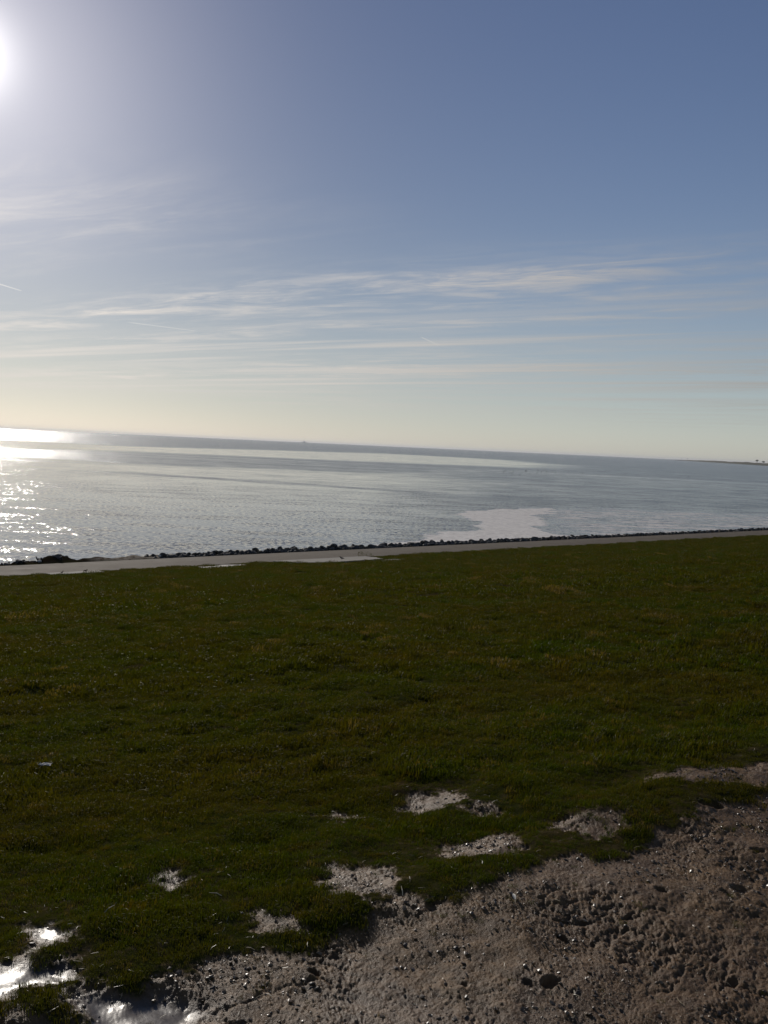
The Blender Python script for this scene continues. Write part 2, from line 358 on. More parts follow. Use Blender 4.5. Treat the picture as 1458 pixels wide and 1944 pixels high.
def mat_sea():
    m, g, b = mat('tidal_water')
    p = pos(g); rip_shade = attr(g, 'ripple_shade'); pale_patch = attr(g, 'pale_patch'); wv = attr(g, 'streak')
    x, y, z = g.sep(p)
    # stretched along the coast, as wind lanes and tidal ridges are
    sv = g.comb(g.m('ADD', g.m('MULTIPLY', x, .80*.28), g.m('MULTIPLY', y, -.60*.28)), g.m('ADD', g.m('MULTIPLY', x, .60), g.m('MULTIPLY', y, .80)))
    sn = g.noise(sv, .35, 6, .62, .3); ln = g.noise(sv, .045, 5, .6)
    rr = g.m('ADD', rip_shade, g.m('MULTIPLY', g.m('SUBTRACT', ln, .5), .9)); rr = g.m('ADD', rr, g.m('MULTIPLY', g.m('SUBTRACT', sn, .5), .9), clamp=True)
    sn2 = g.noise(sv, 1.1, 5, .68, .6)
    st = g.m('MULTIPLY', wv, g.ramp(g.m('ADD', g.m('MULTIPLY', sn, .45), g.m('MULTIPLY', sn2, .55)), .47, .54))
    fo = g.ramp(g.m('ADD', g.m('ADD', g.m('MULTIPLY', sn2, .55), g.m('MULTIPLY', g.noise(p, .5, 6, .65), .45)), g.m('MULTIPLY', pale_patch, .60)), .72, .80)
    dk = g.m('MULTIPLY', g.m('ADD', g.m('MULTIPLY', wv, .5), .5), g.ramp(sn2, .47, .33))
    fo = g.m('MULTIPLY', g.m('MAXIMUM', fo, g.m('MULTIPLY', st, .95)), g.ramp(sn2, .26, .38, .85, 1.0))
    col = g.mix(rr, g.mix(g.ramp(sn2, .42, .60), (.085, .072, .055), (.22, .20, .165)), (.024, .024, .023))  # ruffled water and the painted shade both darken the base colour
    rr = g.m('MULTIPLY', rr, g.m('SUBTRACT', 1.0, g.m('MULTIPLY', fo, .9)))
    col = g.mix(dk, col, (.03, .026, .02))
    col = g.mix(fo, col, g.mix(g.ramp(g.noise(p, 1.6, 6, .7), .38, .60), (.72, .63, .50), (1.0, .90, .74)))  # near-white colour over the pale patch and its streaks by the shore
    g.put(b.inputs['Base Color'], col)
    g.put(b.inputs['Roughness'], g.m('MAXIMUM', g.mixf(rr, .04, .20), g.m('MULTIPLY', fo, .60)))
    g.put(b.inputs['IOR'], g.mixf(fo, 1.36, 1.9)); g.put(b.inputs['Specular IOR Level'], g.mixf(rr, .5, .22))
    # wavelets: small tilts of the surface, coarse enough to sparkle one by one close in
    def nz(off, sc, d): 
        return g.m('SUBTRACT', g.noise(g.comb(g.m('ADD', x, off), g.m('ADD', y, off*.7)), sc, d, .65, .3), .5)
    k = g.mixf(rr, .22, 1.5); k = g.m('MULTIPLY', k, g.ramp(sn, .42, .68, .28, 1.5)); k = g.m('MULTIPLY', k, g.m('SUBTRACT', 1.0, g.m('MULTIPLY', fo, .45)))
    tx = g.m('ADD', nz(3.1, 2.3, 1), g.m('MULTIPLY', nz(11.0, 8.0, 2), .8)); ty = g.m('ADD', nz(47.0, 2.3, 1), g.m('MULTIPLY', nz(71.0, 8.0, 2), .8))
    nn = g.vm('NORMALIZE', g.comb(g.m('MULTIPLY', tx, k), g.m('MULTIPLY', ty, k), 1.0))
    g.l.new(nn, b.inputs['Normal'])
    return m
def build_sea():
    az = np.radians(np.concatenate([np.arange(-88, 2, 2.0), np.arange(2, 82, .16), np.arange(82, 92, .5)]))
    r = np.concatenate([[20, 40], np.geomspace(52, 12000, 420), [16000, 30000]])
    R, A = np.meshgrid(r, az, indexing='ij'); x = (R*np.sin(A)).ravel(); y = (R*np.cos(A)).ravel()
    def S(key, soft, wob=0., sc=.03, gx=1.):
        d = sdf(x, y, Z[key])
        if wob: d = d + fbm(x, y, sc, 4, 61)*wob
        return sstep(-soft, soft, d)
    D = np.hypot(x, y)
    rip_shade = sstep(330, 480, D)*.95
    rip_shade = rip_shade*(1-1.0*S('lens', 45, 25, .006))
    rip_shade = np.maximum(rip_shade, S('dark', 16, 12, .02)*.85)
    rip_shade = np.maximum(rip_shade, .42*sstep(150, 330, D)*(D < 480))
    rip_shade = rip_shade*(1-.6*S('calm2', 25, 20, .03))
    rip_shade = np.maximum(rip_shade, .50*S('rflat', 25, 25, .03))
    rip_shade = np.maximum(rip_shade, .75*S('chan', 3, 3, .08)); rip_shade = np.maximum(rip_shade, .7*S('dk2', 5, 5, .06)); rip_shade = np.maximum(rip_shade, .6*S('chan2', 2, 2, .1))
    # a slight ruffle over all the water
    rip_shade = np.maximum(rip_shade, .22)
    A2 = np.degrees(np.arctan2(x, y)); rip_shade = np.maximum(rip_shade, .85*sstep(33, 48, A2)*(D < 420)*(1-.5*S('calm2', 25, 20, .03)))  # painted shade: nearer water away from the sun is darkened through this mask
    pale_patch = S('pale_patch', 4, 9, .07); wv = S('wave', 5, 6, .1)
    o = mesh_np('sea', np.stack([x, y, x*0+WZ], 1), grid_faces(len(r), len(az)), mat_sea(), attrs={'ripple_shade': rip_shade, 'pale_patch': pale_patch, 'streak': wv})
    tag(o, kind='structure')
build_sea()

# ------------------------------------------------------------------ path, slabs
def mat_concrete(name, c1, c2, rough=.75):
    m, g, b = mat(name); p = pos(g)
    n = g.noise(p, .8, 5, .6); n2 = g.noise(p, 25, 4)
    c = g.mix(g.ramp(n, .3, .7), c1, c2); c = g.mix(g.ramp(n2, .5, .8, 0, .35), c, tuple(v*.6 for v in c1)); c = g.mix(g.ramp(g.noise(p, 2.7, 6, .75, 1.2), .56, .62, 0, .5), c, tuple(v*.55 for v in c1))
    g.put(b.inputs['Base Color'], c); g.put(b.inputs['Roughness'], g.mixf(n, rough, 1.0)); b.inputs['Specular IOR Level'].default_value = .18
    bp = g.new('ShaderNodeBump'); bp.inputs['Distance'].default_value = .006; bp.inputs['Strength'].default_value = .5
    g.put(bp.inputs['Height'], n2); g.l.new(bp.outputs[0], b.inputs['Normal']); return m
M_path = mat_concrete('pale_asphalt', (.125, .094, .058), (.17, .132, .085))
M_slab = mat_concrete('slab_concrete', (.25, .22, .17), (.31, .275, .22))
def build_path():
    xs = np.concatenate([np.arange(-300, 10, 10.), np.arange(10, 130, .5), np.arange(130, 3000, 60.)])
    near = fbm(xs, xs*0+3, .35, 4, 71)*.16; farw = fbm(xs, xs*0+9, .3, 4, 72)*.07
    v = []; prof = [(0, -.16), (0.0, -.002), (.05, 0.004), (1, 0.006), (.05, 0.004), (0, -.002), (0, -.16)]
    for i, x in enumerate(xs):
        a, b = FOOT-.05+near[i], 55.05+farw[i]
        for y, z in ((a, -.16), (a, -.012), (a+.06, .004), ((a+b)/2, .03), (b-.06, .004), (b, -.012), (b, -.16)):
            v.append((x, y, z+.012))
    f = grid_faces(len(xs), 7)[:, ::-1]
    tag(mesh_np('path', v, f, M_path, smooth=False), kind='structure')
build_path()
def slab(name, poly, z, th=.12, seed=0):
    """a concrete slab let into the foot of the slope; broken, uneven outline"""
    P = np.array(poly, float); pts = []
    r = np.random.default_rng(seed)
    for i in range(len(P)):
        a, b = P[i], P[(i+1) % len(P)]; n = max(2, int(np.hypot(*(b-a))/.35))
        for k in range(n):
            q = a+(b-a)*k/n; pts.append(q+r.normal(0, .035, 2))
    n = len(pts); v = [(q[0], q[1], z(q[1])+.0) for q in pts]+[(q[0], q[1], z(q[1])-th) for q in pts]
    f = [tuple(range(n))[::-1]]+[(i, (i+1) % n, n+(i+1) % n, n+i) for i in range(n)]
    o = pydata(name, v, f, M_slab); 
    if o.data.polygons[0].normal.z < 0: o.data.flip_normals()
    return o
zs = lambda y: float(np.maximum(zbase(np.array([y]))[0], 0.)) + .07 + max(0, (49.0-y))*.02
APRON = [(33.4,51.1),(33.9,49.2),(34.6,47.4),(35.6,46.9),(39.9,47.4),(41.2,49.6),(41.2,51.1)]
SLAB2 = [(18.4,51.05),(18.5,49.9),(21.3,49.7),(21.5,51.05)]
tag(slab('concrete_apron', APRON, zs, seed=3), 'broad pale concrete slab in the grass beside the asphalt path, one dark bird on it', 'concrete slab')
tag(slab('concrete_apron', SLAB2, zs, seed=4), 'narrow pale concrete slab at the path edge with two small brown birds on it', 'concrete slab')

# ------------------------------------------------------------------ stones along the water
def mat_stone():
    m, g, b = mat('wet_basalt'); p = pos(g)
    oi = g.new('ShaderNodeObjectInfo').outputs['Random']
    c = g.mix(g.noise(p, 3, 4), (.030, .032, .032), (.075, .070, .062)); c = g.mix(g.m('MULTIPLY', oi, .6), c, (.13, .11, .085))
    c = g.mix(g.ramp(g.noise(p, 1.1, 3), .5, .62, 0, .8), c, (.040, .030, .012))
    g.put(b.inputs['Base Color'], c); b.inputs['Roughness'].default_value = .75; b.inputs['Specular IOR Level'].default_value = .2
    bp = g.new('ShaderNodeBump'); bp.inputs['Distance'].default_value = .03; bp.inputs['Strength'].default_value = .7
    g.put(bp.inputs['Height'], g.noise(p, 9, 5)); g.l.new(bp.outputs[0], b.inputs['Normal']); return m
M_stone = mat_stone()
def ico():
    t = (1+5**.5)/2
    v = [(-1,t,0),(1,t,0),(-1,-t,0),(1,-t,0),(0,-1,t),(0,1,t),(0,-1,-t),(0,1,-t),(t,0,-1),(t,0,1),(-t,0,-1),(-t,0,1)]
    f = [(0,11,5),(0,5,1),(0,1,7),(0,7,10),(0,10,11),(1,5,9),(5,11,4),(11,10,2),(10,7,6),(7,1,8),(3,9,4),(3,4,2),(3,2,6),(3,6,8),(3,8,9),(4,9,5),(2,4,11),(6,2,10),(8,6,7),(9,8,1)]
    return np.array(v, float)/math.hypot(1, t), f
def ico2():
    v, f = ico(); v = [tuple(p) for p in v]; cache = {}; out = []
    def mid(a, b):
        k = (min(a, b), max(a, b))
        if k not in cache:
            p = np.array(v[a])+np.array(v[b]); p /= np.linalg.norm(p); v.append(tuple(p)); cache[k] = len(v)-1
        return cache[k]
    for a, b, c in f:
        ab, bc, ca = mid(a, b), mid(b, c), mid(c, a); out += [(a, ab, ca), (b, bc, ab), (c, ca, bc), (ab, bc, ca)]
    return np.array(v), out
def stone_shape(seed):
    v, f = ico2(); r = np.random.default_rng(seed)
    for _ in range(7):        # broken faces
        n = r.normal(size=3); n /= np.linalg.norm(n); d = r.uniform(.55, .85); k = v@n
        v = v-np.outer(np.maximum(k-d, 0), n)
    v = v*(1+r.normal(0, .03, (len(v), 1)))*np.array([1, r.uniform(.7, .95), r.uniform(.6, .85)])
    return v, f
SHAPES = [stone_shape(100+i) for i in range(8)]
SMESH = []
for v, f in SHAPES:
    me = bpy.data.meshes.new('stone'); me.from_pydata([tuple(p) for p in v], [], f); me.materials.append(M_stone); me.update(); SMESH.append(me)
def rest_stones(name, spots, parent):
    V = []; F = []; n = 0
    for (x, y, z, s, rx, ry, rz, k) in spots:
        v, f = SHAPES[k]; M = np.array(Matrix.Rotation(rz, 3, 'Z')@Matrix.Rotation(ry, 3, 'Y')@Matrix.Rotation(rx, 3, 'X'))
        V.append((v*s)@M.T+np.array([x, y, z])-np.array(parent.location)); F.append(np.array(f)+n); n += len(v)
    o = mesh_np(name, np.concatenate(V), np.concatenate(F), M_stone, parent, smooth=False, nlen=3); o['kind'] = 'stuff'; return o
def stone_parts(parent, spots):
    for (x, y, z, s, rx, ry, rz, k) in spots:
        o = bpy.data.objects.new('stone', SMESH[k]); C.objects.link(o); o.parent = parent
        o.location = (x-parent.location.x, y-parent.location.y, z-parent.location.z); o.scale = (s*(1.05+.35*math.sin(x*37)), s, s*(.82+.2*math.sin(x*91))); o.rotation_euler = (rx, ry, rz)
def spot(x, y, z, s):
    return (x, y, z, s, random.uniform(-.5, .5), random.uniform(-.5, .5), random.uniform(0, 6.28), random.randrange(8))
def build_revetment():
    t = empty('stone_revetment', (27.5, 56, -.3)); front = []; rest = []
    x = 27.2
    while x < 128:
        s = random.uniform(.13, .31)*(1 if x < 60 else 1.12)
        front.append(spot(x, 55.55+random.uniform(-.12, .22), .0+random.uniform(-.05, .05)+(s-.3)*.4, s))
        x += s*random.uniform(.95, 1.4)*(1 if x < 60 else 1.35)
    x = 27.0
    while x < 75:
        s = random.uniform(.2, .38); front.append(spot(x, 56.1+random.uniform(-.15, .25), .02+random.uniform(-.05, .10), s)); x += s*1.9
    front.sort(key=lambda q: -q[3]/math.hypot(q[0], q[1])); stone_parts(t, front[:296]); rest += front[296:]
    for row in range(6):
        x = 27.0+random.random()
        while x < (140 if row else 900):
            s = random.uniform(.25, .42)*(1 if x < 140 else 1.6); yy = 55.62+row*.5+random.uniform(-.15, .15)
            if row or x > 128:
                rest.append(spot(x, yy, -.02-(yy-55.3)*.30+.20, s))
            x += s*1.1
    rest_stones('stone', rest, t)
    tag(t, 'long line of dark broken stones between the asphalt path and the open water', 'stone revetment')
    # the ragged bank nearer the viewer: bigger boulders behind a turf hump
    t = empty('boulder_bank', (20, 57, 0)); big = []
    for _ in range(225):
        x = random.uniform(14, 21.8); y = random.uniform(55.6, 59.2)
        big.append(spot(x, y, float(ground_z(np.array([x]), np.array([y]), False)[0])+random.uniform(-.10, .05), random.uniform(.09, .22)))
    for _ in range(40):
        x = random.uniform(21, 30); y = random.uniform(58.2, 58.9)
        big.append(spot(x, y, float(ground_z(np.array([x]), np.array([y]), False)[0])+random.uniform(-.05, .05), random.uniform(.12, .24)))
    for _ in range(30):
        x = random.uniform(-6, 14); y = random.uniform(56, 60)
        big.append(spot(x, y, float(ground_z(np.array([x]), np.array([y]), False)[0])+.1, random.uniform(.25, .45)))
    stone_parts(t, big)
    tag(t, 'dark weed-covered boulder bank with a hump of brown turf at the waterline', 'boulder bank')
build_revetment()

# ------------------------------------------------------------------ grass
def mat_blade(name, ca, cb, cd):
    m, g, b = mat(name); p = pos(g)
    oi = g.new('ShaderNodeObjectInfo').outputs['Random']
    n = g.noise(p, .5, 4); n2 = g.noise(p, 6, 3); n0 = g.noise(p, .09, 3)
    c = g.mix(g.ramp(n, .32, .66), ca, cb)
    f = g.m('ADD', g.m('MULTIPLY', g.m('POWER', oi, 2.0), .5), g.ramp(n2, .55, .75, 0, .45), clamp=True)
    c = g.mix(f, c, cd); c = g.mix(g.ramp(n0, .45, .62, 0, .35), c, cb); c = g.mix(g.m('GREATER_THAN', oi, .975), c, (.15, .11, .045))
    g.put(b.inputs['Base Color'], c); b.inputs['Roughness'].default_value = .5
    b.inputs['Specular IOR Level'].default_value = .045
    tr = g.new('ShaderNodeBsdfTranslucent'); g.put(tr.inputs[0], g.mix(1.0, c, (1.55, 1.45, .3), 'MULTIPLY'))
    ms = g.new('ShaderNodeMixShader'); ms.inputs[0].default_value = .36
    g.l.new(b.outputs[0], ms.inputs[1]); g.l.new(tr.outputs[0], ms.inputs[2])
    g.l.new(ms.outputs[0], g.n['Material Output'].inputs['Surface'])
    return m
M_blade = mat_blade('grass_blades', (.042, .069, .002), (.060, .060, .004), (.115, .072, .010))
def tuft(name, seed, rad, n, hgt, wid):
    r = np.random.default_rng(seed); V = []; F = []
    for i in range(n):
        q = rad*math.sqrt(r.random()); a = r.uniform(0, 6.28); x, y = q*math.cos(a), q*math.sin(a)
        h = hgt*r.uniform(.45, 1.25); ln = abs(r.normal(0, .65)); d = r.uniform(0, 6.28); w = wid*r.uniform(.7, 1.2)/2
        lx, ly = math.cos(d), math.sin(d); tw = d+math.pi/2+r.uniform(-.6, .6); sx, sy = math.cos(tw)*w, math.sin(tw)*w
        p1 = (x+lx*h*ln*.30, y+ly*h*ln*.30, h*.58); p2 = (x+lx*h*ln*.95, y+ly*h*ln*.95, h*(1-.28*min(ln, 1.6)))
        k = len(V)
        V += [(x-sx, y-sy, -.012), (x+sx, y+sy, -.012), (p1[0]-sx*.85, p1[1]-sy*.85, p1[2]), (p1[0]+sx*.85, p1[1]+sy*.85, p1[2]), p2]
        F += [(k, k+1, k+3), (k, k+3, k+2), (k+2, k+3, k+4)]
    me = bpy.data.meshes.new(name); me.from_pydata(V, [], F); me.materials.append(M_blade); me.update()
    me.polygons.foreach_set('use_smooth', [True]*len(me.polygons))
    return bpy.data.objects.new(name, me)
def scatter(name, pts, rot, scl, sources):
    col = bpy.data.collections.new(name+'_tufts')
    for s in sources: col.objects.link(s)
    me = bpy.data.meshes.new(name); me.vertices.add(len(pts)); me.vertices.foreach_set('co', np.asarray(pts, np.float32).ravel())
    a = me.attributes.new('rot', 'FLOAT_VECTOR', 'POINT'); a.data.foreach_set('vector', np.asarray(rot, np.float32).ravel())
    a = me.attributes.new('scl', 'FLOAT', 'POINT'); a.data.foreach_set('value', np.asarray(scl, np.float32))
    o = bpy.data.objects.new(name, me); C.objects.link(o)
    gn = bpy.data.node_groups.new(name, 'GeometryNodeTree')
    gn.interface.new_socket('Geometry', in_out='INPUT', socket_type='NodeSocketGeometry')
    gn.interface.new_socket('Geometry', in_out='OUTPUT', socket_type='NodeSocketGeometry')
    N = gn.nodes; L = gn.links; i = N.new('NodeGroupInput'); out = N.new('NodeGroupOutput')
    ci = N.new('GeometryNodeCollectionInfo'); ci.inputs[0].default_value = col; ci.inputs[1].default_value = True; ci.inputs[2].default_value = True
    ip = N.new('GeometryNodeInstanceOnPoints'); ip.inputs['Pick Instance'].default_value = True
    ra = N.new('GeometryNodeInputNamedAttribute'); ra.data_type = 'FLOAT_VECTOR'; ra.inputs[0].default_value = 'rot'
    sa = N.new('GeometryNodeInputNamedAttribute'); sa.data_type = 'FLOAT'; sa.inputs[0].default_value = 'scl'
    rv = N.new('FunctionNodeRandomValue'); rv.data_type = 'INT'; rv.inputs[4].default_value = 0; rv.inputs[5].default_value = len(sources)-1
    er = N.new('FunctionNodeEulerToRotation')
    L.new(i.outputs[0], ip.inputs['Points']); L.new(ci.outputs[0], ip.inputs['Instance']); L.new(rv.outputs[2], ip.inputs['Instance Index'])
    L.new(ra.outputs[0], er.inputs[0]); L.new(er.outputs[0], ip.inputs['Rotation']); L.new(sa.outputs[0], ip.inputs['Scale'])
    L.new(ip.outputs[0], out.inputs[0])
    md = o.modifiers.new('scatter', 'NODES'); md.node_group = gn
    return o
def build_grass():
    near = [tuft('grass_tuft', 200+i, .045, 46, .019, .0022) for i in range(7)]
    near2 = [tuft('grass_tuft', 210+i, .09, 110, .024, .0034) for i in range(6)]
    mid = [tuft('grass_tuft', 220+i, .20, 300, .030, .006) for i in range(5)]
    far = [tuft('grass_tuft', 240+i, .50, 420, .045, .014) for i in range(5)]
    def pts(r0, r1, a0, a1, dens, seed, lim):
        r = np.random.default_rng(seed); n = int(dens*math.radians(a1-a0)*(r1*r1-r0*r0)/2)
        R = np.sqrt(r.uniform(r0*r0, r1*r1, n)); A = np.radians(r.uniform(a0, a1, n)); x, y = R*np.sin(A), R*np.cos(A)
        k = (y < FOOT-.05+fbm(x, x*0+3, .35, 4, 71)*.16) & (y > -3); x, y = x[k], y[k]
        m = mud_amount(x, y); w = wet_amount(x, y)
        for P, e in ((APRON, .15), (SLAB2, .1)): m = np.where(sdf(x, y, P) > -e, 1, m)
        sf = mud_amount(x, y, True)
        thin = sstep(-.3, .25, fbm(x, y, 3.0, 3, 91)+.35)
        keep = (r.random(len(x)) > np.sqrt(m)*1.02-.03*m-.16*sstep(.05, .4, fbm(x, y, 7, 3, 161))*sstep(1.95, 2.35, y)) & (r.random(len(x)) > .15*sf) & (r.random(len(x)) > .12*(1-thin))
        x, y = x[keep], y[keep]; m = np.maximum(m, sf*.75)[keep]
        z = ground_z(x, y)
        e = .05; sx = (ground_z(x+e, y, False)-ground_z(x-e, y, False))/(2*e); sy = (ground_z(x, y+e, False)-ground_z(x, y-e, False))/(2*e)
        rot = np.stack([np.arctan(sy), -np.arctan(sx), r.uniform(0, 6.28, len(x))], 1)
        s = r.uniform(.7, 1.25, len(x))*(.50+.85*sstep(-.35, .4, fbm(x, y, 2.2, 4, 92)))*(1-.55*m)
        return np.stack([x, y, z], 1), rot, s
    sets = [(pts(.3, 5.2, -10, 85, 1900, 1, 1.0), near), (pts(5.1, 9.5, -5, 85, 430, 4, 1.0), near2),
            (pts(9.2, 24, 0, 80, 55, 2, 1.0), mid), (pts(23, 250, 0, 86, 5.5, 3, 1.0), far)]
    for q, src in sets: tag(scatter('grass', *q, src), kind='stuff')
    print('grass points', [len(q[0][0]) for q in sets])
build_grass()

# ------------------------------------------------------------------ crumbs of earth on the trodden strip
def build_crumbs():
    srcs = []
    for i in range(6):
        v, f = ico(); r = np.random.default_rng(300+i); v = v*(1+r.normal(0, .22, (12, 1)))*np.array([1, r.uniform(.5, .9), r.uniform(.35, .6)])
        me = bpy.data.meshes.new('crumb'); me.from_pydata([tuple(p) for p in v], [], f); me.materials.append(M_crumb); me.update()
        srcs.append(bpy.data.objects.new('crumb', me))
    r = np.random.default_rng(5); n = 260000
    R = np.sqrt(r.uniform(1.5**2, 9**2, n)); A = np.radians(r.uniform(5, 84, n)); x, y = R*np.sin(A), R*np.cos(A)
    m = mud_amount(x, y)*(1-.9*wet_amount(x, y)); d = sstep(-.15, .4, fbm(x, y, 2.2, 5, 131, .65))
    k = r.random(n) < m*(.12+.88*d); x, y = x[k], y[k]
    z = ground_z(x, y); s = np.minimum(.0022*np.exp(r.exponential(.5, len(x))), .011)
    o = scatter('mud_crumbs', np.stack([x, y, z+s*.15], 1), np.stack([r.uniform(-.6, .6, len(x)), r.uniform(-.6, .6, len(x)), r.uniform(0, 6.28, len(x))], 1), s, srcs)
    tag(o, kind='stuff'); print('crumbs', len(x))
def mat_crumb():
    m, g, b = mat('earth_crumbs'); oi = g.new('ShaderNodeObjectInfo').outputs['Random']
    g.put(b.inputs['Base Color'], g.mix(g.m('POWER', oi, 1.5), (.05, .03, .013), (.22, .145, .075))); b.inputs['Roughness'].default_value = .38
    b.inputs['Specular IOR Level'].default_value = .5; return m
M_crumb = mat_crumb()
build_crumbs()

def build_straws():
    srcs = []
    for i in range(5):
        r = np.random.default_rng(400+i); L = 1.0; b = r.uniform(-.15, .15)
        V = [(-.5, -.03, 0), (-.5, .03, 0), (0, b-.035, .05), (0, b+.035, .05), (.5, -.015, 0), (.5, .015, 0)]
        me = bpy.data.meshes.new('dry_stalk'); me.from_pydata(V, [], [(0, 2, 3, 1), (2, 4, 5, 3)]); me.materials.append(M_stalk); me.update()
        srcs.append(bpy.data.objects.new('dry_stalk', me))
    r = np.random.default_rng(15); n = 26000
    R = np.sqrt(r.uniform(1.5**2, 9**2, n)); A = np.radians(r.uniform(5, 84, n)); x, y = R*np.sin(A), R*np.cos(A)
    k = r.random(n) < np.maximum(mud_amount(x, y)*.8*sstep(-.3, .4, fbm(x, y, 1.7, 4, 151)), .5*mud_amount(x, y, True)*(1-mud_amount(x, y))); x, y = x[k], y[k]
    z = ground_z(x, y)+.004
    o = scatter('dry_stalks', np.stack([x, y, z], 1), np.stack([r.uniform(-.5, .5, len(x)), r.uniform(-.35, .35, len(x)), r.uniform(0, 6.28, len(x))], 1), r.uniform(.008, .035, len(x)), srcs)
    tag(o, kind='stuff')
def mat_stalk():
    m, g, b = mat('dry_stalks'); oi = g.new('ShaderNodeObjectInfo').outputs['Random']
    g.put(b.inputs['Base Color'], g.mix(oi, (.06, .05, .015), (.34, .26, .13))); b.inputs['Roughness'].default_value = .45; return m
M_stalk = mat_stalk()
build_straws()

# ------------------------------------------------------------------ birds
def plain(name, c, rough=.7, spec=.3):
    m, g, b = mat(name); n = g.noise(g.new('ShaderNodeTexCoord').outputs['Object'], 12, 3)
    g.put(b.inputs['Base Color'], g.mix(n, tuple(v*.75 for v in c), tuple(min(v*1.25, .95) for v in c)))
    b.inputs['Roughness'].default_value = rough; b.inputs['Specular IOR Level'].default_value = spec; return m
M_dark = plain('dark_feathers', (.03, .03, .032)); M_brown = plain('brown_feathers', (.09, .055, .03))
M_beak = plain('beak', (.22, .09, .03)); M_leg = plain('bird_leg', (.10, .06, .04))
def loft(pts, rad, n=8, sq=1.):
    V = []; F = []; pts = [Vector(p) for p in pts]
    for i, p in enumerate(pts):
        t = (pts[min(i+1, len(pts)-1)]-pts[max(i-1, 0)]).normalized(); s = Vector((0, 1, 0)); u = t.cross(s).normalized()
        for k in range(n):
            a = 2*math.pi*k/n; V.append(p+s*math.cos(a)*rad[i]*sq+u*math.sin(a)*rad[i])
    for i in range(len(pts)-1):
        for k in range(n): F.append((i*n+k, i*n+(k+1) % n, (i+1)*n+(k+1) % n, (i+1)*n+k))
    F.append(tuple(range(n))[::-1]); F.append(tuple((len(pts)-1)*n+k for k in range(n)))
    return V, F
def make_bird(mt, neck=1.0):
    """standing bird, one unit long from tail to breast, facing +x"""
    t = empty('bird', (0, 0, 0))
    hz = .62+.14*neck
    V, F = loft([(-.62, 0, .34), (-.45, 0, .36), (-.28, 0, .38), (-.08, 0, .40), (.12, 0, .43), (.26, 0, .49), (.33, 0, .56), (.36, 0, hz), (.41, 0, hz+.06), (.48, 0, hz+.05), (.51, 0, hz+.03)],
                [.02, .055, .12, .17, .175, .135, .09, .075, .085, .06, .02], 10, .85)
    pydata('body', V, F, mt, t, True)
    for s in (-1, 1):
        V, F = loft([(-.60, s*.03, .36), (-.4, s*.10, .40), (-.15, s*.145, .44), (.1, s*.14, .47), (.2, s*.10, .47)], [.012, .05, .085, .08, .02], 8, .35)
        pydata('wing', V, F, mt, t, True)
        V, F = loft([(.0, s*.06, .30), (-.02, s*.06, .16), (.0, s*.06, .02), (.08, s*.06, .004)], [.028, .014, .012, .010], 6)
        pydata('leg', V, F, M_leg, t, True)
    V, F = loft([(.49, 0, hz+.04), (.58, 0, hz+.025), (.68, 0, hz+.005)], [.026, .018, .004], 6)
    pydata('beak', V, F, M_beak, t, True)
    return t
def copy_tree(o, parent=None):
    c = o.copy(); C.objects.link(c); c.parent = parent
    for ch in list(o.children): copy_tree(ch, c)
    return c
def put_bird(b, x, y, z, size, rz, label, group=None):
    b.location = (x, y, z); b.rotation_euler = (0, 0, rz); b.scale = (size,)*3; tag(b, label, 'bird', group)
def gz(x, y): return float(ground_z(np.array([x]), np.array([y]), False)[0])
def build_birds():
    A = make_bird(M_dark, .6); B = make_bird(M_brown, .3); D = make_bird(M_dark, 1.0)
    put_bird(A, 37.6, 49.0, zs(49.0)+.0, .30, 2.3, 'dark bird walking on the broad concrete slab beside the path')
    put_bird(B, 19.0, 50.0, zs(50.0), .22, .6, 'small brown bird standing nearest the boulder bank on the narrow slab')
    E = copy_tree(B); put_bird(E, 20.4, 50.2, zs(50.2), .25, -1.0, 'slightly bigger brown bird standing at the middle of the narrow slab')
    put_bird(D, 20.55, 58.0, gz(20.55, 58.0)+.20, .42, 2.9, 'large black bird perched on the weed-covered boulders at the waterline')
    FL = FLOCK
    src = make_bird(M_dark, .8)
    for i, (x, y) in enumerate(FL):
        b = src if i == 0 else copy_tree(src)
        put_bird(b, x, y, WZ, random.uniform(.45, .85), random.uniform(0, 6.28), 'dark wading bird in the scattered flock far out on the tidal shallows', 'wading birds far out in the shallows')
FLOCK = [(290.0, 268.0), (315.0, 290.0), (296.0, 270.0), (284.0, 258.0), (308.0, 279.0), (330.0, 291.0), (293.0, 256.0), (355.0, 305.0), (339.0, 289.0), (363.0, 308.0), (345.0, 291.0), (353.0, 294.0), (337.0, 279.0), (385.0, 310.0), (291.0, 292.0), (280.0, 274.0), (275.0, 260.0), (361.0, 282.0), (350.0, 264.0), (403.0, 294.0), (381.0, 273.0), (396.0, 282.0), (388.0, 270.0), (407.0, 270.0), (428.0, 266.0), (459.0, 278.0), (483.0, 279.0), (439.0, 278.0), (309.0, 266.0), (271.0, 242.0)]
build_birds()

